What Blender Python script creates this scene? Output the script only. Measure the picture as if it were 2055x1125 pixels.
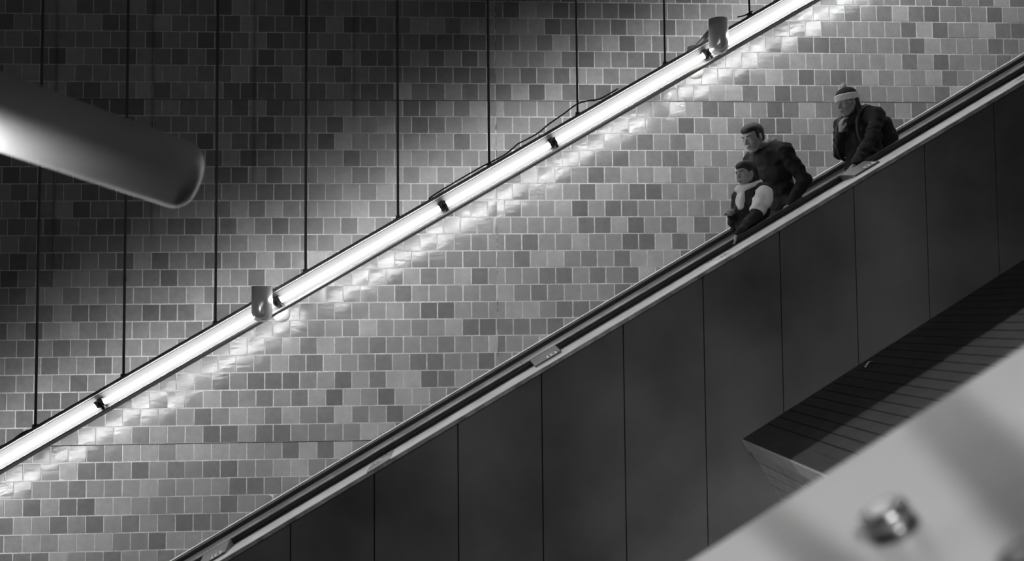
import bpy, bmesh, math, random
from mathutils import Vector, Matrix, noise
random.seed(7)
R = math.radians
scn = bpy.context.scene
COL = scn.collection
for o in list(bpy.data.objects): bpy.data.objects.remove(o)

# ------------------------------------------------------------------ camera
F = 1682.0; IW, IH = 2055, 1125
YAW, PITCH, ROLL = -0.05229, 0.04838, 0.00928
CAM = Vector((1.92203, -7.42668, -1.97556))
rot = Matrix.Rotation(YAW, 3, 'Z') @ Matrix.Rotation(PITCH, 3, 'X') @ Matrix.Rotation(ROLL, 3, 'Y')
cam_d = bpy.data.cameras.new('camera'); cam = bpy.data.objects.new('camera', cam_d); COL.objects.link(cam)
cam_d.sensor_width = 36.0; cam_d.lens = F / IW * 36.0; cam_d.clip_start = 0.05
cam.matrix_world = Matrix.Translation(CAM) @ (rot @ Matrix.Rotation(R(90), 3, 'X')).to_4x4()
cam_d.dof.use_dof = True; cam_d.dof.focus_distance = 6.6; cam_d.dof.aperture_fstop = 0.95
scn.camera = cam

def ray(px, py):
    return rot @ Vector(((px - IW / 2) / F, 1.0, -(py - IH / 2) / F))
def at(px, py, y):            # point seen at that spot of the photograph, on the upright plane y
    d = ray(px, py); return CAM + d * ((y - CAM.y) / d.y)
def atd(px, py, dep):
    return CAM + ray(px, py) * dep

# ------------------------------------------------------------------ world, exposure, lights
w = bpy.data.worlds.new('hall'); scn.world = w; w.use_nodes = True
bg = w.node_tree.nodes['Background']; bg.inputs[0].default_value = (1, 1, 1, 1); bg.inputs[1].default_value = 0.028
vs = scn.view_settings; vs.view_transform = 'Standard'; vs.look = 'None'; vs.gamma = 1.0; vs.exposure = 0.0; vs.use_curve_mapping = False

def lamp(name, kind, loc, energy, aim=None, **kw):
    l = bpy.data.lights.new(name, kind); l.energy = energy
    for k, v in kw.items(): setattr(l, k, v)
    o = bpy.data.objects.new(name, l); COL.objects.link(o); o.location = loc
    if aim is not None: o.rotation_euler = (Vector(aim) - Vector(loc)).to_track_quat('-Z', 'Y').to_euler()
    return o
TUBE = 50.0       # radiance of the fluorescent tubes

# ------------------------------------------------------------------ materials
def mat(name, g, rough=0.6, metal=0.0, var=0.0, scale=6.0, bump=0.0, bscale=60.0, emit=0.0, spec=0.5, stretch=None, coat=0.0):
    m = bpy.data.materials.new(name); m.use_nodes = True
    nt = m.node_tree; N = nt.nodes; L = nt.links; b = N['Principled BSDF']
    b.inputs['Base Color'].default_value = (g, g, g, 1); b.inputs['Roughness'].default_value = rough
    b.inputs['Metallic'].default_value = metal; b.inputs['Specular IOR Level'].default_value = spec
    b.inputs['Coat Weight'].default_value = coat
    if emit:
        b.inputs['Emission Color'].default_value = (1, 1, 1, 1); b.inputs['Emission Strength'].default_value = emit
    tc = N.new('ShaderNodeTexCoord'); mp = N.new('ShaderNodeMapping'); L.new(tc.outputs['Object'], mp.inputs[0])
    if stretch: mp.inputs['Scale'].default_value = stretch
    if var:
        n = N.new('ShaderNodeTexNoise'); n.inputs['Scale'].default_value = scale; n.inputs['Detail'].default_value = 6
        L.new(mp.outputs[0], n.inputs['Vector'])
        r = N.new('ShaderNodeMapRange'); r.inputs[1].default_value = 0.3; r.inputs[2].default_value = 0.7
        r.inputs[3].default_value = g * (1 - var); r.inputs[4].default_value = g * (1 + var)
        L.new(n.outputs[0], r.inputs[0]); L.new(r.outputs[0], b.inputs['Base Color'])
    if bump:
        n2 = N.new('ShaderNodeTexNoise'); n2.inputs['Scale'].default_value = bscale; n2.inputs['Detail'].default_value = 4
        L.new(mp.outputs[0], n2.inputs['Vector'])
        bp = N.new('ShaderNodeBump'); bp.inputs['Strength'].default_value = bump; bp.inputs['Distance'].default_value = 0.01
        L.new(n2.outputs[0], bp.inputs['Height']); L.new(bp.outputs[0], b.inputs['Normal'])
    return m

def tile_mat():
    m = bpy.data.materials.new('glazed_tile'); m.use_nodes = True
    nt = m.node_tree; N = nt.nodes; L = nt.links; b = N['Principled BSDF']
    a = N.new('ShaderNodeAttribute'); a.attribute_name = 'tone'
    tc = N.new('ShaderNodeTexCoord')
    n = N.new('ShaderNodeTexNoise'); n.inputs['Scale'].default_value = 14; n.inputs['Detail'].default_value = 8; n.inputs['Roughness'].default_value = .7
    L.new(tc.outputs['Object'], n.inputs['Vector'])
    r = N.new('ShaderNodeMapRange'); r.inputs[1].default_value = .25; r.inputs[2].default_value = .75; r.inputs[3].default_value = .82; r.inputs[4].default_value = 1.18
    L.new(n.outputs[0], r.inputs[0])
    mu = N.new('ShaderNodeMath'); mu.operation = 'MULTIPLY'; L.new(a.outputs['Fac'], mu.inputs[0]); L.new(r.outputs[0], mu.inputs[1])
    L.new(mu.outputs[0], b.inputs['Base Color'])
    b.inputs['Roughness'].default_value = .2
    r2 = N.new('ShaderNodeMapRange'); r2.inputs[1].default_value = .3; r2.inputs[2].default_value = .7; r2.inputs[3].default_value = .13; r2.inputs[4].default_value = .26
    L.new(n.outputs[0], r2.inputs[0]); L.new(r2.outputs[0], b.inputs['Roughness'])
    b.inputs['Specular IOR Level'].default_value = .55
    n2 = N.new('ShaderNodeTexNoise'); n2.inputs['Scale'].default_value = 9; n2.inputs['Detail'].default_value = 3
    mp = N.new('ShaderNodeMapping'); mp.inputs['Scale'].default_value = (1, 1, 2.2)
    L.new(tc.outputs['Object'], mp.inputs[0]); L.new(mp.outputs[0], n2.inputs['Vector'])
    bp = N.new('ShaderNodeBump'); bp.inputs['Strength'].default_value = .35; bp.inputs['Distance'].default_value = .006
    L.new(n2.outputs[0], bp.inputs['Height']); L.new(bp.outputs[0], b.inputs['Normal'])
    return m

def concrete_mat():
    m = mat('clad_panel', .155, .4, 0, .55, .9, .15, 90)
    return m

M = dict(
    tile=tile_mat(), grout=mat('grout', .56, .9, 0, .2, 30, .3, 150), seam=mat('seam_filler', .03, .9),
    panel=concrete_mat(), dark=mat('dark_void', .02, .9), steel=mat('brushed_steel', .62, .28, 1, .08, 3, .05, 40, stretch=(1, 8, 8)),
    deck=mat('satin_deck', .86, .38, .05, .16, 5, .04, 60), decklip=mat('deck_lip', .42, .5, .3, .5, 12, .2, 50),
    rubber=mat('rubber_rail', .022, .27, 0, .15, 8), inner=mat('inner_steel', .92, .3, .2, .3, 1.2, .05, 30, stretch=(1, 6, 6)),
    black=mat('black_paint', .03, .5), housing=mat('housing_grey', .07, .5), white=mat('trough_enamel', .028, .5, 0, .04, 6, spec=.1), guard=mat('guard_steel', .26, .3, .6, .2, 14),
    tube=mat('tube_glow', .9, .5, emit=TUBE), chrome=mat('polished_steel', .85, .22, .6, .06, 5), darkchrome=mat('dark_polished_steel', .3, .2, 1, .1, 8), step=mat('step_metal', .25, .4, .8, .2, 30),
    plank=mat('dark_plank', .036, .55, 0, .3, 8, .2, 60), fascia=mat('fascia_board', .5, .6, 0, .15, 9, .2, 60), endplank=mat('end_plank', .5, .6, 0, .2, 9),
    near=mat('satin_near_deck', .42, .42, .35, .06, 3, .03, 70), pipe=mat('painted_pipe', .13, .5, 0, .2, 2.5, .1, 12),
    paper=mat('paper', .55, .8), sticker=mat('sticker_white', .95, .6), ink=mat('sticker_ink', .02, .6),
    lip=mat('lip', .17, .5), skin=mat('skin', .34, .5, 0, .06, 20), hair=mat('dark_hair', .018, .55, 0, .3, 60, .4, 120), coat=mat('black_cloth', .013, .85, 0, .3, 20, .8, 14),
    coat2=mat('charcoal_cloth', .02, .85, 0, .3, 20, .8, 14), trouser=mat('dark_denim', .03, .8, 0, .2, 30), pale=mat('pale_cloth', .85, .8, 0, .08, 12, .9, 16),
    hatwhite=mat('white_knit', .92, .9, 0, .05, 60, .5, 160), hatdark=mat('dark_knit', .045, .9, 0, .2, 60, .5, 160),
    shoe=mat('shoe', .03, .4), eye=mat('eye_white', .7, .2), iris=mat('iris', .02, .1), collar=mat('grey_collar', .16, .8), concrete=mat('floor_concrete', .12, .7, 0, .2, 2))

# ------------------------------------------------------------------ mesh helpers
class MB:
    def __init__(s): s.v = []; s.f = []; s.mi = []; s.m = 0
    def add(s, vs, fs):
        o = len(s.v); s.v += [Vector(p) for p in vs]; s.f += [tuple(i + o for i in f) for f in fs]; s.mi += [s.m] * len(fs)
    def box(s, c, hx, hy, hz):           # c centre, h* half-extent vectors
        c, hx, hy, hz = map(Vector, (c, hx, hy, hz))
        vs = [c + a * hx + b * hy + d * hz for a in (-1, 1) for b in (-1, 1) for d in (-1, 1)]
        fs = [(0, 1, 3, 2), (4, 6, 7, 5), (0, 4, 5, 1), (2, 3, 7, 6), (0, 2, 6, 4), (1, 5, 7, 3)]
        if hx.cross(hy).dot(hz) < 0: fs = [f[::-1] for f in fs]
        s.add(vs, fs)
    def prism(s, pts, ext):              # polygon extruded by vector ext
        n = len(pts); pts = [Vector(p) for p in pts]; e = Vector(ext)
        s.add(pts + [p + e for p in pts], [tuple(range(n))[::-1], tuple(range(n, 2 * n))] + [(i, (i + 1) % n, (i + 1) % n + n, i + n) for i in range(n)])
    def tube(s, path, rad, seg=12, cap=True):
        path = [Vector(p) for p in path]; rad = rad if isinstance(rad, (list, tuple)) else [rad] * len(path)
        vs = []; up = None
        for i, p in enumerate(path):
            t = (path[min(i + 1, len(path) - 1)] - path[max(i - 1, 0)])
            if t.length < 1e-9: t = Vector((0, 0, 1))
            t.normalize()
            if up is None: up = Vector((0, 1, 0)) if abs(t.y) < .9 else Vector((1, 0, 0))
            a = t.cross(up).normalized(); b = a.cross(t).normalized(); up = b
            vs += [p + (a * math.cos(2 * math.pi * k / seg) + b * math.sin(2 * math.pi * k / seg)) * rad[i] for k in range(seg)]
        fs = []
        for i in range(len(path) - 1):
            for k in range(seg):
                fs.append((i * seg + k, i * seg + (k + 1) % seg, (i + 1) * seg + (k + 1) % seg, (i + 1) * seg + k))
        if cap: fs += [tuple(range(seg))[::-1], tuple(range((len(path) - 1) * seg, len(path) * seg))]
        s.add(vs, fs)
    def ell(s, c, r, rotm=None, seg=20, rings=12):
        c = Vector(c); r = (r, r, r) if not hasattr(r, '__len__') else r
        vs = []; fs = []
        for i in range(rings + 1):
            th = math.pi * i / rings
            for k in range(seg):
                ph = 2 * math.pi * k / seg
                p = Vector((r[0] * math.sin(th) * math.cos(ph), r[1] * math.sin(th) * math.sin(ph), r[2] * math.cos(th)))
                if rotm: p = rotm @ p
                vs.append(c + p)
        for i in range(rings):
            for k in range(seg):
                fs.append((i * seg + k, (i + 1) * seg + k, (i + 1) * seg + (k + 1) % seg, i * seg + (k + 1) % seg))
        s.add(vs, fs)
    def cap(s, p0, r0, p1, r1):          # tapered capsule
        s.ell(p0, r0, seg=14, rings=8); s.ell(p1, r1, seg=14, rings=8); s.tube([p0, p1], [r0, r1], 14)
    def build(s, name, mats, parent=None, smooth=False, bevel=0.0, remesh=0.0, sm=2, folds=0.0):
        org = parent_origin(parent)
        me = bpy.data.meshes.new(name); me.from_pydata([tuple(p - org) for p in s.v], [], s.f)
        mats = mats if isinstance(mats, (list, tuple)) else [mats]
        for m in mats: me.materials.append(m)
        for p, i in zip(me.polygons, s.mi): p.material_index = i
        bm = bmesh.new(); bm.from_mesh(me); bmesh.ops.recalc_face_normals(bm, faces=bm.faces); bm.to_mesh(me); bm.free()
        o = bpy.data.objects.new(name, me); COL.objects.link(o)
        if remesh:
            md = o.modifiers.new('r', 'REMESH'); md.mode = 'VOXEL'; md.voxel_size = remesh; md.use_smooth_shade = True
            if sm: sd = o.modifiers.new('s', 'SMOOTH'); sd.iterations = sm; sd.factor = .5
            bpy.context.view_layer.update()
            new = bpy.data.meshes.new_from_object(o.evaluated_get(bpy.context.evaluated_depsgraph_get()))
            o.modifiers.clear(); o.data = new; bpy.data.meshes.remove(me); me = new
            me.materials.clear()
            for m in mats: me.materials.append(m)
            smooth = True
            if folds:             # soft cloth folds
                nrm = [v.normal.copy() for v in me.vertices]
                for v, nn_ in zip(me.vertices, nrm):
                    q = v.co + org
                    f = 1 - abs(noise.noise(Vector((q.x * 9, q.y * 9, q.z * 16)))) * 2 ; f2 = noise.noise(q * 28)
                    v.co += nn_ * folds * (f * .9 + f2 * .35 - .4)
        if bevel:
            md = o.modifiers.new('b', 'BEVEL'); md.width = bevel; md.segments = 2; md.limit_method = 'ANGLE'
        if smooth:
            for p in me.polygons: p.use_smooth = True
        if parent: o.parent = parent
        return o
def parent_origin(p):
    v = Vector((0, 0, 0))
    while p: v += p.location; p = p.parent
    return v
def thing(name, label, cat, loc, group=None):
    o = bpy.data.objects.new(name, None); COL.objects.link(o); o.location = loc; o.empty_display_size = .1
    o['label'] = label; o['category'] = cat
    if group: o['group'] = group
    return o

# slope frame shared by everything on the incline: s along it, n square to it, y across
TH = R(30)
ES = Vector((math.cos(TH), 0, math.sin(TH))); EN = Vector((-math.sin(TH), 0, math.cos(TH)))
def SL(s, n, y): return Vector((CAM.x, 0, CAM.z)) + ES * s + EN * n + Vector((0, y, 0))
def sweep(mb, prof, s0, s1):             # prof: list of (y, n)
    mb.prism([SL(s0, n, y) for y, n in prof], ES * (s1 - s0))
def s_of(px, py, y):                     # slope coordinate of a photograph spot on plane y
    p = at(px, py, y); return (p - Vector((CAM.x, p.y, CAM.z))).dot(ES)
def line_frame(A, B):
    e = (B - A).normalized(); n = Vector((-e.z, 0, e.x)); return e, n

# ------------------------------------------------------------------ tiled wall (y = 0)
T = .15
def build_wall():
    mb = MB(); tones = []
    u0, u1, v0, v1 = -22, 52, -9, 31
    g = .0105
    for v in range(v0, v1):
        off = 0 if v % 2 == 0 else .5
        off += {1: .02, 5: -.03, 7: -.14, 15: -.14, 13: -.05}.get(v, 0)
        us = [u + off for u in range(u0, u1)]
        xs = [(u * T, (u + 1) * T) for u in us]
        cut = 14.54 * T
        cells = []
        for a, b in xs:
            if a < cut < b and min(cut - a, b - cut) > .01: cells += [(a, cut), (cut, b)]
            else: cells.append((a, b))
        gt = gb = g / 2
        if v in (0, 20): gt = .007
        if v in (-1, 19): gb = .005
        prev = None
        for a, b in cells:
            r = random.random()
            tone = .125 + .05 * random.random() if r < .28 else (.19 + .06 * random.random() if r < .8 else .27 + .06 * random.random())
            if prev is not None and b == cut: pass
            x0, x1 = a + g / 2, b - g / 2
            if b == cut: x1 = b - .0015
            if a == cut: x0 = a + .0015
            z1, z0 = -v * T - gt, -(v + 1) * T + gb
            tx, tz = random.gauss(0, .011), random.gauss(0, .017)
            y0 = random.uniform(-.0005, .0005) - .0100
            cx, cz = (x0 + x1) / 2, (z0 + z1) / 2; K = 4
            o = len(mb.v); bul = random.uniform(-.0005, .0011)
            for j in range(K + 1):
                for i in range(K + 1):
                    fx, fz = i / K * 2 - 1, j / K * 2 - 1
                    ex = 1 if abs(fx) < 1 else .97; 
                    x = cx + fx * (x1 - x0) / 2; z = cz + fz * (z1 - z0) / 2
                    y = y0 + (x - cx) * tx + (z - cz) * tz - bul * (1 - fx * fx) * (1 - fz * fz)
                    mb.v.append(Vector((x, y, z)))
            for j in range(K):
                for i in range(K):
                    q = o + j * (K + 1) + i; mb.f.append((q, q + 1, q + K + 2, q + K + 1)); mb.mi.append(0); tones.append(tone)
            # skirts
            q = len(mb.v); c4 = [(x0, z0), (x1, z0), (x1, z1), (x0, z1)]
            ids = [o, o + K, o + K * (K + 1) + K, o + K * (K + 1)]
            for x, z in c4: mb.v.append(Vector((x, 0, z)))
            for k in range(4):
                k2 = (k + 1) % 4; mb.f.append((ids[k], q + k, q + k2, ids[k2])); mb.mi.append(0); tones.append(tone * .9)
    nt = len(mb.f)
    X0, X1, Z1, Z0 = u0 * T, u1 * T, -v0 * T, -v1 * T
    mb.m = 1
    mb.box(((X0 + X1) / 2, .1 - .0055, (Z0 + Z1) / 2), ((X1 - X0) / 2, 0, 0), (0, .1, 0), (0, 0, (Z1 - Z0) / 2))
    mb.m = 2                      # dark movement joints: two level ones, one upright
    for v in (0, 20):
        mb.box(((X0 + X1) / 2, -.006, -v * T - .0035), ((X1 - X0) / 2, 0, 0), (0, .0030, 0), (0, 0, .0036))
    zz = Z1
    while zz > Z0:
        h = random.uniform(.02, .09)
        if random.random() < .62: mb.box((14.54 * T, -.0085, zz - h / 2), (.0028, 0, 0), (0, .0012, 0), (0, 0, h / 2))
        zz -= h + random.uniform(0, .03)
    o = mb.build('wall_back', [M['tile'], M['grout'], M['seam']])
    at_ = o.data.attributes.new('tone', 'FLOAT', 'FACE')
    # bmesh recalculation keeps face order
    vals = tones + [.2] * (len(o.data.polygons) - nt)
    at_.data.foreach_set('value', vals)
    for i, p in enumerate(o.data.polygons):
        p.use_smooth = False
    o['kind'] = 'structure'
    return o
wall = build_wall()

fl = MB(); fl.box((2.4, -4.3, -4.85), (6.6, 0, 0), (0, 4.4, 0), (0, 0, .1)); f_ = fl.build('floor', M['concrete']); f_['kind'] = 'structure'

# ------------------------------------------------------------------ the escalator going down
S0, S1 = -4.6, 7.4
NR, NF = -1.66, -.55              # y of near and far handrail
esc = thing('escalator', 'long escalator sloping down to the left in front of the tiled wall, carrying three people', 'escalator', SL(0, -1.6, -1.1))
YC = -2.06                        # outer cladding plane
def railprof(yc, nt, wd=.04, h=.034):
    return [(yc - wd * .6, nt - h), (yc - wd, nt - h * .8), (yc - wd, nt - h * .35), (yc - wd * .75, nt - h * .06), (yc - wd * .3, nt), (yc + wd * .3, nt),
            (yc + wd * .75, nt - h * .06), (yc + wd, nt - h * .35), (yc + wd, nt - h * .8), (yc + wd * .6, nt - h)]
NT = -.440
for yc in (NR, NF):
    b = MB(); sweep(b, railprof(yc, NT), S0, S1); b.build('handrail', M['rubber'], esc, bevel=.002)
    b = MB(); sweep(b, [(yc - .022, NT - .05), (yc + .022, NT - .05), (yc + .022, NT - .03), (yc - .022, NT - .03)], S0, S1); b.build('handrail_guide', M['black'], esc)
    sgn = -1 if yc == NF else 1
    yi = yc + sgn * .05           # inner face of this side
    b = MB(); seg = [S0 + i * 1.2 for i in range(int((S1 - S0) / 1.2) + 1)]
    for a in seg:
        sweep(b, [(yi, -.497), (yi + .012 * -sgn, -.497), (yi + .012 * -sgn, -1.35), (yi, -1.35)], a + .002, min(a + 1.198, S1))
    b.build('inner_panel', M['inner'], esc)
    b = MB(); sweep(b, [(yi - .004, -.499), (yi - .004, -.487), (yc + .03, -.487), (yc + .03, -.499)] if sgn == -1 else [(yi + .004, -.499), (yi + .004, -.487), (yc - .03, -.487), (yc - .03, -.499)], S0, S1)
    b.build('panel_trim', M['steel'], esc, bevel=.001)
# decks
b = MB(); sweep(b, [(-.515, -.489), (-.515, -.481), (-.02, -.464), (-.02, -.489)], S0, S1); b.build('wall_side_deck', M['deck'], esc, bevel=.001)
b = MB(); sweep(b, [(-1.632, -.486), (-1.70, -.4865), (-2.065, -.4915), (-2.075, -.494), (-2.075, -.500), (-1.632, -.500)], S0, S1)
b.build('outer_deck', M['deck'], esc, bevel=.002)
b = MB(); sweep(b, [(-2.0, -.5005), (-2.071, -.5005), (-2.071, -.521), (-2.0, -.521)], S0, S1); b.build('deck_edge_strip', M['decklip'], esc, bevel=.0015)
b = MB(); sweep(b, [(-1.645, -.5015), (-1.98, -.5015), (-1.98, -2.6), (-1.645, -2.6)], S0, S1); b.build('truss', M['dark'], esc)
b = MB(); sweep(b, [(-.56, -.50), (-.03, -.492), (-.03, -2.6), (-.56, -2.6)], S0, S1); b.build('truss', M['dark'], esc)
# outer cladding panels
ptop = lambda x: 955 - (x - 751) * .5905 + 8
seamx = [-90, 79, 247, 415, 583, 751, 919, 1087, 1251, 1411, 1565, 1714, 1856, 1995, 2130, 2262]
XS = [at(x, ptop(x), YC).x for x in seamx]
def ztop(X): return SL(0, 0, 0).z + ((X - CAM.x) * math.tan(TH)) - .5225 / math.cos(TH)
for a, c in zip(XS[:-1], XS[1:]):
    b = MB(); a2, c2 = a + .0035, c - .0035
    b.prism([(a2, YC, -4.74), (c2, YC, -4.74), (c2, YC, ztop(c2)), (a2, YC, ztop(a2))] if ztop(a2) > -4.7 else [(a2, YC, -4.745), (c2, YC, -4.745), (c2, YC, max(ztop(c2), -4.7)), (a2, YC, -4.74)], (0, .03, 0))
    b.build('side_panel', M['panel'], esc, bevel=.0015)
b = MB(); X0, X1 = XS[0], XS[-1]
b.prism([(X0, YC + .035, -4.74), (X1, YC + .035, -4.74), (X1, YC + .035, ztop(X1)), (-1.0, YC + .035, -4.7)], (0, .02, 0)); b.build('panel_backing', M['dark'], esc)
# steps
NS = NT - .95 * math.cos(TH)
RUN, RISE = .3464, .2
Xn0 = CAM.x
for k in range(-9, 16):
    X = 4.31 + k * RUN         # step tread from X to X+RUN ; its top touches the nosing line at X+... going up to the right
    z = CAM.z + (X - CAM.x) * math.tan(TH) + NS / math.cos(TH) + RISE / 2
    b = MB(); b.box((X + RUN / 2, (NR + NF) / 2, z - .02), (RUN / 2 - .002, 0, 0), (0, .49, 0), (0, 0, .02))
    b.box((X + .02, (NR + NF) / 2, z - .12), (.018, 0, 0), (0, .49, 0), (0, 0, .08))
    for j in range(24): b.box((X + RUN / 2, (NR + NF) / 2 - .47 + j * .0408, z + .003), (RUN / 2 - .004, 0, 0), (0, .008, 0), (0, 0, .003))
    b.build('step', M['step'], esc)
def tread(X):
    k = math.floor((X - 4.31) / RUN); X0 = 4.31 + k * RUN
    return X0 + RUN / 2, CAM.z + (X0 - CAM.x) * math.tan(TH) + NS / math.cos(TH) + RISE / 2 + .006

# stickers, guards on the outer deck
def sticker(s, n, y, parent, nrm=None, w=.074, h=.05, across=None):
    e2 = across if across else Vector((0, -1, 0)); e2 = e2.normalized(); up = ES.cross(e2).normalized()
    if up.dot(EN) < 0: up = -up
    c = SL(s, n, y)
    b = MB(); b.box(c, ES * (w / 2), e2 * (h / 2), up * .0008); st = b.build('sticker', M['sticker'], parent)
    b = MB(); t = up * .0011
    b.box(c + t - ES * w * .24, ES * .0065, e2 * h * .3, up * .0004)
    for q in (.02, .14, .21, .27): b.box(c + t + ES * w * q, ES * (.0016 if q != .14 else .0028), e2 * h * .3, up * .0004)
    b.box(c + t + ES * w * .24 - e2 * h * .28, ES * .006, e2 * .0016, up * .0004)
    b.build('print', M['ink'], st)
for x, y_ in ((427, 1103), (1096, 716), (1724, 339)):
    s = s_of(x, y_, -1.8); L2 = .10
    b = MB()
    pr = [(-1.705, -.486), (-1.705, -.4405), (-1.725, -.4395), (-1.895, -.474), (-1.905, -.488)]
    sweep(b, pr, s - L2, s + L2); g = b.build('deck_guard', M['guard'], esc, bevel=.003)
    g['label'] = 'steel wedge guard standing on the outer deck'
    sticker(s + .035, -.4678, -1.880, g, across=Vector((0, -.17, 0)) + EN * -.0345)
for x, y_, k in ((768, 925, 0), (1425, 527, 1), (2010, 170, 1)):
    s = s_of(x, y_, -1.86)
    b = MB(); L2 = .085
    sweep(b, [(-1.73, -.4870), (-1.73, -.4835), (-2.06, -.4885), (-2.077, -.492), (-2.077, -.4975)], s - L2, s + L2)
    g = b.build('joint_plate', M['decklip'] if k == 0 else M['deck'], esc, bevel=.001)
    sticker(s + .02, -.4815, -1.80, g); sticker(s - .03 if k == 0 else s + .085, -.4835, -1.93, g)

# ------------------------------------------------------------------ strip light hung on rods
YF = -1.0; NFX = .862
fx = thing('strip_light', 'continuous fluorescent strip light hung on dark rods parallel to the escalator', 'light fixture', SL(0, NFX, YF))
a0, a1 = s_of(-900, 1460, YF), s_of(2700, -640, YF)
n0 = NFX
b = MB(); sweep(b, [(YF - .095, n0 + .062), (YF + .107, n0 + .060), (YF + .107, n0 + .066), (YF - .095, n0 + .068)], a0, a1)
sweep(b, [(YF - .098, n0 + .066), (YF - .02, n0 + .066), (YF - .02, n0 + .086), (YF - .098, n0 + .084)], a0, a1)
sweep(b, [(YF + .02, n0 + .0685), (YF + .095, n0 + .0685), (YF + .09, n0 + .082), (YF + .02, n0 + .082)], a0, a1)
b.build('top_channel', M['housing'], fx, bevel=.001)
def refl(sg):                     # curved trough, front sg=-1 or wall side sg=+1
    pts = []; K = 12
    for i in range(K + 1):
        a = -1.15 + 2.3 * i / K
        pts.append((YF + sg * (.008 + .085 * (1 - math.cos(a)) * .95), n0 + .062 * math.sin(a) / math.sin(1.15) - (.004 if sg < 0 else 0)))
    if sg > 0: pts = [p for p in pts if p[1] > n0 - .035]
    thick = [(y - sg * .003, n) for y, n in pts][::-1]
    m = MB(); n_ = len(pts)
    o0 = len(m.v)
    for s in (a0, a1):
        for y, n in pts + thick: m.v.append(SL(s, n, y))
    N2 = 2 * n_
    for i in range(N2 - 1): m.f.append((i, i + 1, N2 + i + 1, N2 + i)); m.mi.append(0)
    m.f.append((N2 - 1, 0, N2, 2 * N2 - 1)); m.mi.append(0)
    m.build('reflector', M['white'], fx, smooth=False)
refl(-1); refl(1)
b = MB(); sweep(b, [(YF - .070, n0 - .073), (YF + .03, n0 - .080), (YF + .03, n0 - .074), (YF - .070, n0 - .067)], a0, a1)
b.build('bottom_tray', M['housing'], fx, bevel=.001)
b = MB(); sweep(b, [(YF - .0765, n0 - .074), (YF - .0705, n0 - .074), (YF - .0705, n0 - .060), (YF - .0765, n0 - .060)], a0, a1)
b.build('front_lip', M['steel'], fx, bevel=.001)
sock = [(-880, 1440), (-540, 1240), (-190, 1035), (200, 806), (553, 600), (884, 404), (1103, 275), (1412, 97), (1720, -83), (2040, -265), (2350, -445), (2660, -625)]
ss = [s_of(x, y, YF - .05) for x, y in sock]
for sg in (-1, 1):
    yt = YF + sg * .05
    for i in range(len(ss) - 1):
        b = MB(); nn = n0 + (-.008 if sg < 0 else .014); p, q = SL(ss[i] + .03, nn, yt), SL(ss[i + 1] - .03, nn, yt); b.tube([p, q], .02 if sg < 0 else .0225, 20); b.build('tube', M['tube'], fx, smooth=False)
    for i, s in enumerate(ss):
        b = MB()
        for d in (-.022, .022):
            b.box(SL(s + d, n0 - .002, yt), ES * .009, Vector((0, .022, 0)), EN * .026)
        b.box(SL(s, n0 + .0, yt - sg * .028), ES * .03, Vector((0, .006, 0)), EN * .03)
        b.box(SL(s + .01, n0 - .045, yt + sg * .01), ES * .012, Vector((0, .014, 0)), EN * .012)
        b.tube([SL(s - .02, n0 - .01, yt + sg * .018), SL(s, n0 + .02, yt + sg * .03), SL(s + .022, n0 - .006, yt + sg * .018)], .004, 8)
        b.build('lamp_holder', M['black'], fx, bevel=.002)
# hanger rods
rodpx = [(-105, 963), (72, 860), (248, 757), (429, 645), (610, 541), (793, 430), (976, 325), (1154, 224), (1329, 122), (1497, 22), (1665, -75)]
for i, (x, y) in enumerate(rodpx):
    p = at(x, y, YF - .04); b = MB(); r = .0095 if i < 7 else .008
    sfx = (p - Vector((CAM.x, p.y, CAM.z))).dot(ES); base = SL(sfx, n0 + .08, YF - .04)
    b.tube([base, Vector((base.x, base.y, 2.6))], r, 10)
    b.box(base + Vector((0, 0, .012)), (.016, 0, 0), (0, .016, 0), (0, 0, .016))
    if i == 2: b.tube([base + Vector((0, 0, .71)), base + Vector((0, 0, .75))], .013, 10)
    b.build('hanger_rod', M['black'], fx, smooth=False)
# bracket cups, front and wall side, with a cross bar over the trough
for x, yt_, yb_ in ((526, 574, 646), (1441, 40, 109)):
    yf = -1.315; top = at(x, yt_, yf); bot = at(x, yb_, yf)
    for yy, rr, ext in ((yf, .073, 0), (-.68, .066, 0)):
        b = MB(); X = top.x + (0 if yy == yf else .0)
        path = []; rad = []
        z1, z0 = top.z, bot.z
        path.append((X, yy, z1)); rad.append(rr)
        path.append((X, yy, z0 + rr * .95)); rad.append(rr)
        for k in range(1, 9):
            a = k / 8 * math.pi / 2; path.append((X, yy, z0 + rr * .95 - rr * .95 * math.sin(a))); rad.append(max(rr * math.cos(a) ** .75, .002))
        b.tube(path, rad, 36); o = b.build('bracket_cup', M['chrome'], fx, smooth=True)
        me = o.data
        for p in me.polygons:
            if len(p.vertices) > 6: p.use_smooth = False
    b = MB(); zc = top.z - .03; b.box((top.x, (yf - .68) / 2, top.z - .012), (.02, 0, 0), (0, (yf + .68) / 2 * -1 - .0, 0), (0, 0, .006)); b.build('bracket_bar', M['housing'], fx)
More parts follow.
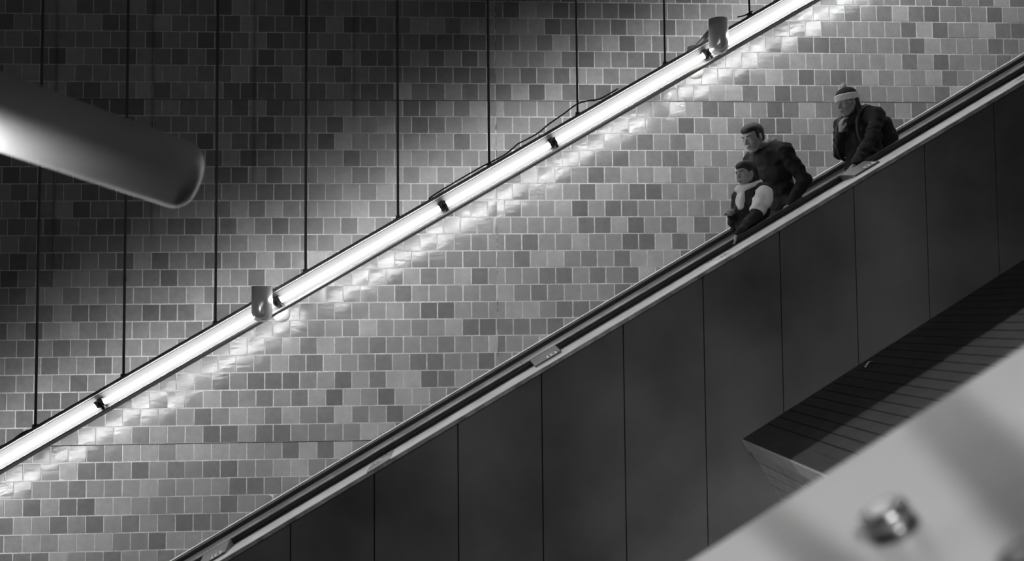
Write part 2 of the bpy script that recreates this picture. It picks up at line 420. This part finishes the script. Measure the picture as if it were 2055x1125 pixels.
# loose cable over the channel
def spline(pts, n=8):
    out = []
    P = [pts[0]] + pts + [pts[-1]]
    for i in range(1, len(P) - 2):
        for t in range(n):
            t /= n; a, b_, c, d = P[i - 1], P[i], P[i + 1], P[i + 2]
            out.append(.5 * ((2 * b_) + (c - a) * t + (2 * a - 5 * b_ + 4 * c - d) * t * t + (3 * b_ - a - 3 * c + d) * t ** 3))
    out.append(pts[-1]); return out
for pts in ([(1040, 288), (1078, 268), (1100, 250), (1130, 229), (1158, 209), (1180, 202), (1204, 198), (1240, 178)], [(-20, 905), (20, 886), (45, 868), (62, 862), (90, 852)],
            [(1480, 34), (1494, 31), (1510, 22)], [(860, 400), (880, 385), (960, 338), (1010, 312), (1040, 288)]):
    b = MB(); b.tube(spline([at(x, y, YF - .06) for x, y in pts]), .0055, 8); b.build('cable', M['black'], fx, smooth=True)

# ------------------------------------------------------------------ planked slope between the two escalators
A, B = at(1490, 880, YC), at(2055, 520, YC)
e, n = line_frame(A, B)
A = A + Vector((0, -.002, 0))
slope = thing('planked_slope', 'dark planked slope with paler front board, between escalator cladding and blurred steel deck', 'cladding', A)
DEP = 3.26; pit = .0835
b = MB()
k = 0
while k * pit < 4.3:
    w_ = pit - .007 if k else .11; s = k * pit + (.0 if k == 0 else .027)
    b.box(A + e * (s + w_ / 2) + Vector((0, -DEP / 2, 0)) - n * .012, e * (w_ / 2), Vector((0, DEP / 2, 0)), n * .012); k += 1
b.build('plank_top', M['plank'], slope, bevel=.0015)
b = MB(); b.box(A + e * 2.2 + Vector((0, -DEP / 2, 0)) - n * .9, e * 2.17, Vector((0, DEP / 2 - .002, 0)), n * .873); b.build('core', M['dark'], slope)
b = MB(); b.box(A + Vector((0, -DEP / 2, 0)) - n * .043 - e * .006, e * .005, Vector((0, DEP / 2, 0)), n * .0425); b.build('fascia_board', M['fascia'], slope, bevel=.001)
b = MB(); pe = .0865
for k in range(18):
    c = .088 + k * pe + pe / 2
    b.box(A + Vector((0, -DEP / 2, 0)) - n * c + e * .012, e * .010, Vector((0, DEP / 2, 0)), n * (pe / 2 - .004))
b.build('end_planks', M['endplank'], slope, bevel=.001)
# scrap of paper
pp = at(1745, 732, YC - .14)
sc = MB(); K = 8
vs_ = []
q0 = A + e * ((pp - A).dot(e)); q0.y = YC - .13; q0 += n * .004
for i in range(K + 1):
    t = i / K; c = q0 + e * (-.03 + .07 * t) + Vector((0, -.012 * math.sin(t * 3), 0)) + n * (.018 * math.sin(t * math.pi))
    vs_ += [c + Vector((0, .012 * (1 - .5 * t), 0)), c - Vector((0, .016 * (1 - .5 * t), 0))]
vs_ += [v + n * .0012 for v in vs_]
m2 = 2 * (K + 1)
fs_ = []
for i in range(K):
    fs_ += [(2 * i, 2 * i + 1, 2 * i + 3, 2 * i + 2), (m2 + 2 * i, m2 + 2 * i + 2, m2 + 2 * i + 3, m2 + 2 * i + 1), (2 * i, 2 * i + 2, m2 + 2 * i + 2, m2 + 2 * i), (2 * i + 1, m2 + 2 * i + 1, m2 + 2 * i + 3, 2 * i + 3)]
fs_ += [(0, m2, m2 + 1, 1), (2 * K, 2 * K + 1, m2 + 2 * K + 1, m2 + 2 * K)]
sc.add(vs_, fs_); o = sc.build('paper_scrap', M['paper'], None, smooth=True)
o['label'] = 'small curled pale scrap lying on the dark planked slope'; o['category'] = 'litter'

# ------------------------------------------------------------------ near escalator deck, out of focus
YE = -5.45
A, B = at(1380, 1125, YE), at(2055, 690, YE)
e, n = line_frame(A, B)
near = thing('near_escalator_deck', 'blurred pale steel deck of the nearest escalator with a round stud, lower right', 'escalator', A)
def ND(s, y, h): return A + e * s + Vector((0, y - YE, 0)) + n * h
def nsweep(mb, prof, s0, s1): mb.prism([ND(s0, y, h) for y, h in prof], e * (s1 - s0))
b = MB(); YSM = -5.985
nsweep(b, [(YE, -.03), (YE, -.012), (YE - .004, -.004), (YE - .012, 0), (YSM + .0015, 0), (YSM + .0015, -.03)], -2.2, 3.2); b.build('deck_plate', M['near'], near)
b = MB(); nsweep(b, [(YSM - .0015, -.03), (YSM - .0015, 0), (-6.75, 0), (-6.75, -.03)], -2.2, 3.2); b.build('deck_plate', M['near'], near)
b = MB(); nsweep(b, [(YE - .012, -.031), (-6.75, -.031), (-6.75, -.4), (YE - .012, -.4)], -2.2, 3.2); b.build('body', M['panel'], near)
def stud(px, py, rr, hh, mk='darkchrome'):
    # base point on the deck plane
    d = ray(px, py); t = (A - CAM).dot(n) / d.dot(n); c = CAM + d * t
    prof = [(0, rr * 1.0), (.004, rr * 1.06), (.008, rr * 1.08), (.012, rr * 1.02), (hh * .45, rr), (hh * .47, rr * .97), (hh * .5, rr * .97), (hh * .52, rr), (hh - .006, rr), (hh - .002, rr * .97), (hh, rr * .9)]
    b = MB(); b.tube([c + n * h for h, _ in prof], [r for _, r in prof], 40); o = b.build('stud', M[mk], near, smooth=True)
    for p in o.data.polygons:
        if len(p.vertices) > 6: p.use_smooth = False
    b = MB(); b.tube([c + n * (hh - .001), c + n * (hh + .003)], rr * .55, 24); b.build('stud_cap', M['steel'], o)
stud(1797, 1066, .047, .05)
stud(2080, 1148, .045, .03, 'black')

# ------------------------------------------------------------------ foreground pipe, upper left
P1, P0 = atd(366, 352, 3.60), atd(-620, 10, 2.75)
d = (P1 - P0).normalized()
pipe = thing('foreground_pipe', 'thick round pipe end, out of focus, sticking in from the upper left', 'pipe', P0)
rr = .148; path = [P0 + (P1 - P0) * t for t in (0, .25, .5, .75)]; rad = [rr] * 4
path.append(P1 - d * .02); rad.append(rr)
for k in range(1, 9):
    a = k / 8 * math.pi / 2; path.append(P1 - d * .02 + d * (.085 * math.sin(a))); rad.append(rr - .085 * (1 - math.cos(a)))
path.append(path[-1] + d * .001); rad.append(.004)
b = MB(); b.tube(path, rad, 48); o = b.build('pipe_body', M['pipe'], pipe, smooth=True)
mid = P0 + (P1 - P0) * .22
b = MB(); b.tube([mid - d * .02, mid + d * .02], rr + .006, 40); b.build('clamp_band', M['housing'], pipe, smooth=False)

# ------------------------------------------------------------------ lights for the near side, partly added
# strip light over the nearest escalator, above the frame
lp = ND(.9, -7.4, 3.2)
l2 = lamp('near_strip_lamp', 'AREA', lp, 15, aim=ND(.9, -5.0, 0), shape='RECTANGLE', size=5.0, size_y=.12)
l2.rotation_euler = Matrix((ES, (EN * .75 + Vector((0, .66, 0))).normalized(), ES.cross((EN * .75 + Vector((0, .66, 0))).normalized()))).transposed().to_euler()
LS = ND(.6, -7.9, 1.7)
l2.data.spread = R(95)
l4 = lamp('added_near_spot', 'SPOT', LS, 330, aim=ND(.62, -6.2, 0), spot_size=R(44), spot_blend=.35, shadow_soft_size=.014)  # added compact light, brightens the near deck and throws the bars' shadows
l5 = lamp('lower_fill_light', 'AREA', (.3, -6.3, -4.3), 4.8, aim=(4.2, -3.4, -3.1), shape='RECTANGLE', size=1.2, size_y=.15)  # unseen fill light added from lower left to brighten the end planks
l5.data.spread = R(60)
lw = atd(-150, 330, 3.0)
l3 = lamp('side_lamp', 'AREA', lw, 9, aim=atd(60, 245, 3.4), shape='DISK', size=.12)
# two unseen bars added between the spot and the deck to cast shadow bands
def on_deck(px, py):
    d = ray(px, py); return CAM + d * ((A - CAM).dot(n) / d.dot(n))
for (q0, q1), rr_ in ((((1905, 845), (2060, 995)), .021), (((1545, 1040), (1650, 1125)), .014)):
    p, q = on_deck(*q0).lerp(LS, .7), on_deck(*q1).lerp(LS, .7); dd = (q - p).normalized()
    b = MB(); b.tube([p - dd * .06, q + dd * .25], rr_, 14); o = b.build('shadow_bar', M['black'], None, smooth=True)
    o['label'] = 'unseen dark bar added to cast the %s on the pale near deck' % ('wide shadow band at far right' if rr_ > .018 else 'shadow band left of the stud'); o['category'] = 'shadow bar'; o['group'] = 'added shadow bars above the near deck'
# ------------------------------------------------------------------ people
def treadz(X):
    return tread(X)[1]
def hand(mb, wr, d, pn, side, s, curl=.5, spread=.12):
    d = d.normalized(); pn = (pn - d * pn.dot(d)).normalized(); sd = d.cross(pn) * side        # sd points to the thumb side
    r_ = Matrix((d, sd, pn)).transposed()
    mb.ell(wr + d * .05 * s, (.052 * s, .041 * s, .016 * s), r_, 16, 10)
    mb.ell(wr + d * .025 * s, (.036 * s, .03 * s, .019 * s), r_, 14, 8)
    for k in range(4):
        off = (1.5 - k) * .0195; ln = (.95, 1.08, 1.0, .78)[k]
        p = wr + (d * .088 + sd * off - d * abs(off) * .25) * s; dr = (d + sd * off * 2.2 * spread / .12 * .5).normalized(); c = curl * (1 + .12 * k)
        r0 = .0088 * s
        for j, L in enumerate((.042, .027, .021)):
            ang = c * (.55, .95, .7)[j]
            dr = (dr * math.cos(ang) + pn * math.sin(ang)).normalized() if j == 0 else (dr * math.cos(ang) + dr.cross(sd).normalized() * math.sin(ang) * (1 if dr.cross(sd).dot(pn) > 0 or j else -1)).normalized()
            q = p + dr * L * ln * s; mb.cap(p, r0, q, r0 * .92); p = q; r0 *= .92
    b = wr + (d * .028 + sd * .03) * s; dd = (d * .75 + sd * .6 + pn * .3).normalized()
    q = b + dd * .04 * s; mb.cap(b, .0125 * s, q, .0105 * s); dd = (d * .9 + sd * .15 + pn * .45).normalized(); mb.cap(q, .0105 * s, q + dd * .032 * s, .009 * s)

def person(px, py, y, yaw, lean, hp, hyaw, larm, rarm, label, group=None, hairkind='short', coatm='coat', backoff=0, hip_f=0.0, headf=.045, wide=1.0, look=None, pale_sleeve=False, legs=0.0, UH=1.6):
    hc = at(px, py, y)                              # head centre
    s = .95; fd = Vector((-math.cos(yaw), -math.sin(yaw), 0)); ld = Vector((fd.y * -1, fd.x, 0)) * 1.0
    ld = Vector((0, 0, 1)).cross(fd)
    cl, sl = math.cos(lean), math.sin(lean)
    def loc(f, l, u):
        if u > .92: uu = u - .92; f2, u2 = f * cl + uu * sl, .92 - f * sl + uu * cl
        else: f2, u2 = f, u
        return f2, l, u2
    for _ in range(8):
        f2, l2, u2 = loc(headf, 0, UH)
        root = Vector((hc.x, hc.y, 0)) - (fd * f2) * s; z = treadz(root.x); s = .5 * s + .5 * (hc.z - z) / u2
    root.z = hc.z - u2 * s
    def B(f, l, u):
        f, l, u = loc(f, l, u); return root + (fd * f + ld * l + Vector((0, 0, 1)) * u) * s
    t = thing('person', label, 'person', root, group)
    # head frame
    hf = (fd * math.cos(hyaw) + ld * math.sin(hyaw)); hf = (hf * math.cos(hp) - Vector((0, 0, 1)) * math.sin(hp)).normalized()
    hl = Vector((0, 0, 1)).cross(hf).normalized(); hu = hf.cross(hl).normalized(); HM = Matrix((hf, hl, hu)).transposed()
    hc = B(headf, 0, UH)
    H = lambda f, l, u: hc + (hf * f + hl * l + hu * u) * s
    E3 = lambda a, b, c: (a * s, b * s, c * s)
    m = MB()
    m.ell(H(-.01, 0, .035), E3(.096, .076, .085), HM); m.ell(H(.028, 0, -.035), E3(.062, .06, .082), HM)
    m.ell(H(.058, 0, -.098), E3(.024, .026, .02), HM)
    for k in (-1, 1):
        m.cap(H(.0, .056 * k, -.045), .02 * s, H(.045, .028 * k, -.092), .018 * s)
        m.ell(H(.052, .034 * k, -.02), E3(.03, .026, .028), HM)
        m.cap(H(.078, .014 * k, .033), .011 * s, H(.066, .046 * k, .033), .010 * s)
        m.ell(H(-.006, .08 * k, -.002), E3(.018, .008, .033), HM); m.ell(H(-.012, .076 * k, -.022), E3(.008, .007, .014), HM)
        m.ell(H(.073, .031 * k, .0185), E3(.0135, .0185, .0085), HM); m.ell(H(.072, .031 * k, -.003), E3(.012, .017, .006), HM)
        m.ell(H(.096, .011 * k, -.021), E3(.010, .008, .008), HM)
    m.cap(H(.084, 0, .02), .009 * s, H(.112, 0, -.016), .011 * s)
    m.ell(H(.083, 0, -.051), E3(.013, .024, .007), HM); m.ell(H(.081, 0, -.062), E3(.012, .02, .007), HM)
    nb = B(-.005, 0, 1.455)
    m.cap(H(-.025, 0, -.055), .054 * s, nb, .06 * s)
    # trunk
    def C(a, ra, b, rb): m.cap(B(*a), ra * s, B(*b), rb * s)
    tor = [((0, 0, 1.36), (.11, .165, .11)), ((0.01, 0, 1.24), (.115, .16, .13)), ((0, 0, 1.1), (.10, .14, .12)), ((-.01, 0, .98), (.115, .165, .11)), ((-.01, 0, .9), (.11, .165, .09))]
    TR = Matrix((fd * cl - Vector((0, 0, 1)) * sl, ld, Vector((0, 0, 1)) * cl + fd * sl)).transposed()
    for c, r in tor: m.ell(B(*c), E3(r[0], r[1] * wide, r[2]), TR)
    SH = .185 * wide
    C((0, -SH, 1.40), .058, (0, SH, 1.40), .058); C((0, 0, 1.44), .065, (0, SH * .7, 1.415), .05); C((0, 0, 1.44), .065, (0, -SH * .7, 1.415), .05)
    joints = {}
    for side, arm in ((1, larm), (-1, rarm)):
        shp = B(0, SH * side, 1.39)
        el = B(*arm['el']) if not isinstance(arm['el'], Vector) else arm['el']; wr = arm['wr'] if isinstance(arm['wr'], Vector) else B(*arm['wr'])
        if isinstance(arm['wr'], Vector):      # two bone reach to a fixed wrist
            L1, L2 = .285 * s, .255 * s; D = wr - shp; dl = min(D.length, L1 + L2 - .004); 
            a = (L1 * L1 - L2 * L2 + dl * dl) / (2 * dl); h = math.sqrt(max(L1 * L1 - a * a, 0)); pole = B(*arm['pole']) - shp; dn = D.normalized()
            pole = (pole - dn * pole.dot(dn)).normalized(); el = shp + dn * a + pole * h
        m.cap(shp, .052 * s, el, .040 * s); m.cap(el, .039 * s, wr, .026 * s)
        hd = arm.get('hd'); hd = hd if hd else (wr - el).normalized(); pn = arm['pn']
        m.cap(wr, .026 * s, wr + hd.normalized() * .02 * s, .026 * s)
        hand(m, wr, hd, pn, side if arm.get('flip', 0) == 0 else -side, s, arm.get('curl', .5))
        joints[side] = (shp, el, wr)
    L_ = []
    for k in (-1, 1):
        hip, kn, an = (-.01, .095 * k, .88), (.03 + (.05 * legs if k > 0 else 0), .1 * k, .49), (-.04, .105 * k, .09)
        C(hip, .095, kn, .062); C(kn, .06, an, .04); m.cap(B(-.05, .105 * k, .05), .038 * s, B(.11, .12 * k, .03), .028 * s); L_.append((hip, kn, an, k))
    m.build('body', M['skin'], t, remesh=.0055, sm=1)
    # eyes
    for k in (-1, 1):
        b = MB(); b.ell(H(.0705, .031 * k, .008), .0125 * s, None, 12, 8); eo = b.build('eye', M['eye'], t, smooth=True)
        b = MB(); b.ell(H(.0775, .031 * k, .006), .0065 * s, None, 10, 6); b.build('iris', M['iris'], eo, smooth=True)
    for k in (-1, 1): b = MB(); b.cap(H(.088, .018 * k, .037), .0045 * s, H(.074, .048 * k, .038), .0038 * s); b.build('eyebrow', M['hair'], t, smooth=True)
    b = MB(); b.ell(H(.0885, 0, -.0515), E3(.0095, .0225, .0045), HM); b.ell(H(.0875, 0, -.0605), E3(.009, .019, .005), HM); b.build('lips', M['lip'], t, smooth=True)
    # hair
    b = MB()
    b.ell(H(-.026, 0, .042), E3(.094, .084, .088), HM); b.ell(H(.004, 0, .082), E3(.086, .072, .047), HM); b.ell(H(-.055, 0, -.01), E3(.058, .066, .06), HM)
    if hairkind == 'short':
        for k in (-1, 1): b.cap(H(.012, .077 * k, .04), .011 * s, H(.016, .076 * k, .0), .006 * s)
    else:
        for k in (-1, 1):
            b.cap(H(-.03, .07 * k, .04), .026 * s, H(-.04, .078 * k, -.08), .030 * s); b.cap(H(-.04, .078 * k, -.08), .030 * s, H(-.03, .075 * k, -.17), .020 * s)
            b.cap(H(.062, .025 * k, .085), .02 * s, H(.015, .078 * k, .03), .012 * s)
        b.cap(H(-.06, 0, 0), .07 * s, H(-.075, 0, -.14), .055 * s)
    b.build('hair', M['hair'], t, remesh=.0065, sm=2)
    # trousers and shoes
    b = MB()
    for hip, kn, an, k in L_:
        b.cap(B(*hip), .108 * s, B(*kn), .076 * s); b.cap(B(*kn), .075 * s, B(an[0], an[1], .13), .062 * s)
    b.ell(B(-.01, 0, .9), E3(.128, .18, .11), TR); b.build('trousers', M['trouser'], t, remesh=.012, sm=3)
    for k in (-1, 1):
        b = MB(); b.cap(B(-.055, .105 * k, .055), .047 * s, B(.09, .12 * k, .038), .038 * s); b.cap(B(.09, .12 * k, .038), .036 * s, B(.14, .124 * k, .036), .03 * s); b.cap(B(-.05, .105 * k, .08), .046 * s, B(-.045, .105 * k, .12), .046 * s)
        b.build('shoe', M['shoe'], t, remesh=.008, sm=2)
    # coat
    b = MB()
    for c, r in tor: b.ell(B(*c), E3(r[0] + .035, r[1] * wide + .032, r[2] + .03), TR)
    b.ell(B(-.03, 0, 1.34), E3(.125, .175 * wide, .12), TR)
    b.ell(B(-.01, 0, .84), E3(.155, .205 * wide, .12), TR); b.ell(B(-.01, 0, .76), E3(.15, .2 * wide, .06), TR)
    b.cap(B(0, -SH, 1.395), .076 * s, B(0, SH, 1.395), .076 * s); b.cap(B(-.01, 0, 1.43), .082 * s, B(0, SH * .8, 1.41), .07 * s); b.cap(B(-.01, 0, 1.43), .082 * s, B(0, -SH * .8, 1.41), .07 * s)
    for side in (1, -1):
        shp, el, wr = joints[side]
        up = b
        if pale_sleeve and side == 1:
            ps = MB(); ps.cap(shp + (el - shp) * .08, .083 * s, shp + (el - shp) * .78, .072 * s); ps.ell(shp + (el - shp) * .35 - Vector((0, .01, 0)), E3(.088, .088, .088)); ps.build('sleeve', M['pale'], t, remesh=.008, sm=3, folds=.012)['label'] = 'pale upper sleeve'
        b.cap(shp, .07 * s, el, .056 * s); b.cap(el, .056 * s, el + (wr - el) * .92, .043 * s)
        q = el + (el - (shp + wr) / 2).normalized() * .012 * s; b.ell(q, .054 * s)
    b.build('coat', M[coatm], t, remesh=.009, sm=4, folds=.012)
    b = MB(); K = 20                                    # collar, open at the front
    for i in range(K):
        a0_, a1_ = R(35 + i * 290 / K), R(35 + (i + 1) * 290 / K); rr_ = .08
        lift = lambda a: .02 + .035 * (1 - math.cos(a)) / 2
        p = B(.0 + rr_ * math.cos(a0_), rr_ * math.sin(a0_), 1.455 + lift(a0_)); q = B(.0 + rr_ * math.cos(a1_), rr_ * math.sin(a1_), 1.455 + lift(a1_)); b.cap(p, .025 * s, q, .025 * s)
    b.build('collar', M['collar'] if hairkind == 'short' else M[coatm], t, remesh=.008, sm=2)
    return t, B, H, HM, s, fd, ld, joints

down = Vector((0, 0, -1))
# the man in black
tA, BA, HA, HMA, sA, fA, lA, jA = person(1511, 277, -1.0, R(24), R(17), R(24), R(4),
    dict(el=(-.06, .27, 1.12), wr=(.14, .24, .95), pn=Vector((0, 1, 0)), curl=.7), dict(el=(-.04, -.26, 1.13), wr=(.12, -.22, .97), pn=Vector((0, -1, 0)), curl=.7),
    'man with short dark hair and black coat looking down, behind the passenger with pale sleeve', wide=1.04, UH=1.57, headf=.12)
# the passenger in front of him, hand on the near rail
rl = at(1456, 486, NR); rl.z = SL((rl.x - CAM.x) / math.cos(TH) - math.tan(TH) * 0, 0, 0).z
sr = ((rl.x - CAM.x) + NT * math.sin(TH)) / math.cos(TH); grip = SL(sr, NT + .02, NR) - Vector((-.04, 0, 0)) + Vector((.055, -.0, .028))
tB, BB, HB, HMB, sB, fB, lB, jB = person(1497, 349, -1.36, R(20), R(-1), R(14), R(4),
    dict(el=(0, .3, 1.1), wr=grip, pole=(-.1, .35, 1.0), pn=-EN, hd=-ES * 1.0 + EN * -.12, curl=.75), dict(el=(.02, -.24, 1.12), wr=(.2, -.06, 1.2), pn=Vector((.3, 0, -1)), curl=.8),
    'dark haired passenger with pale sleeve and scarf holding the near handrail', hairkind='long', coatm='coat2', pale_sleeve=True, headf=.07, UH=1.58)
b = MB(); K = 14
for i in range(K):
    a0_, a1_ = 2 * math.pi * i / K, 2 * math.pi * (i + 1) / K
    b.cap(BB(.03 + .095 * math.cos(a0_), .10 * math.sin(a0_), 1.465 - .03 * math.cos(a0_)), .036 * sB, BB(.03 + .095 * math.cos(a1_), .10 * math.sin(a1_), 1.465 - .03 * math.cos(a1_)), .036 * sB)
b.cap(BB(.12, .03, 1.40), .03 * sB, BB(.165, .04, 1.26), .03 * sB); b.cap(BB(.12, -.02, 1.40), .028 * sB, BB(.16, .0, 1.3), .028 * sB)
b.build('scarf', M['pale'], tB, remesh=.007, sm=2, folds=.01)
# the passenger in a knitted hat
rl = at(1690, 352, NR); sr = ((rl.x - CAM.x) + NT * math.sin(TH)) / math.cos(TH); grip = SL(sr, NT + .02, NR) + Vector((.095, 0, .028))
tC, BC, HC, HMC, sC, fC, lC, jC = person(1698, 207, -1.2, R(20), R(9), R(16), R(0),
    dict(el=(0, .3, 1.1), wr=grip, pole=(-.1, .35, 1.0), pn=-EN, hd=-ES + EN * -.1, curl=.75), dict(el=(.06, -.23, 1.14), wr=(.2, -.03, 1.3), pn=Vector((.9, 0, 0)), curl=.8, hd=Vector((-.2, -.3, 1))),
    'person in a white banded bobble hat and dark coat, farthest up the escalator', hairkind='long', coatm='coat', headf=.11, UH=1.56, wide=1.14)
s = sC; E3 = lambda a, b, c: (a * s, b * s, c * s)
b = MB(); b.ell(HC(-.012, 0, .072), E3(.104, .092, .075), HMC); b.build('hat_crown', M['hatdark'], tC, remesh=.007, sm=2)
b = MB(); K = 28
for i in range(K):
    a0_, a1_ = 2 * math.pi * i / K, 2 * math.pi * (i + 1) / K
    pt = lambda a, dz: HC(-.012 + .1 * math.cos(a), .087 * math.sin(a), .052 + .012 * math.cos(a) + dz)
    for dz in (-.018, 0, .018): b.cap(pt(a0_, dz), .014 * s, pt(a1_, dz), .014 * s)
b.build('hat_band', M['hatwhite'], tC, remesh=.006, sm=1)
b = MB(); b.ell(HC(-.015, 0, .165), E3(.026, .026, .024), HMC)
for i in range(40):
    v = Vector((random.gauss(0, 1), random.gauss(0, 1), random.gauss(0, 1))).normalized(); c = HC(-.015, 0, .165); b.tube([c, c + v * .033 * s], [.004 * s, .0015 * s], 5)
b.build('bobble', M['hatwhite'], tC)
# backpack worn by that person
bp_ = thing('backpack', 'dark rounded backpack worn by the person in the bobble hat', 'backpack', BC(-.25, 0, 1.2))
b = MB(); TRC = Matrix((fC, lC, Vector((0, 0, 1)))).transposed(); TRC = Matrix.Rotation(0, 3, 'X') @ TRC
for f, u, r in ((-.245, 1.32, (.085, .14, .10)), (-.265, 1.2, (.11, .155, .14)), (-.265, 1.06, (.12, .155, .12))): b.ell(BC(f, 0, u), (r[0] * s, r[1] * s, r[2] * s), TRC)
b.build('pack_body', M['coat'], bp_, remesh=.009, sm=4, folds=.006)
b = MB(); b.ell(BC(-.365, 0, 1.1), E3(.05, .11, .09), TRC); b.build('front_pocket', M['coat2'], bp_, remesh=.009, sm=3)
for k in (-1, 1):
    b = MB(); b.tube(spline([BC(-.17, .09 * k, 1.42), BC(-.05, .10 * k, 1.495), BC(.06, .11 * k, 1.47), BC(.145, .12 * k, 1.36), BC(.155, .135 * k, 1.2), BC(.06, .2 * k, 1.08), BC(-.12, .16 * k, 1.02)], 6), .014, 8); b.build('shoulder_strap', M['black'], bp_, smooth=True)
b = MB(); b.tube(spline([BC(-.2, .03, 1.40), BC(-.22, .02, 1.46), BC(-.22, -.02, 1.46), BC(-.2, -.03, 1.40)], 5), .008, 8); b.build('grab_loop', M['black'], bp_, smooth=True)
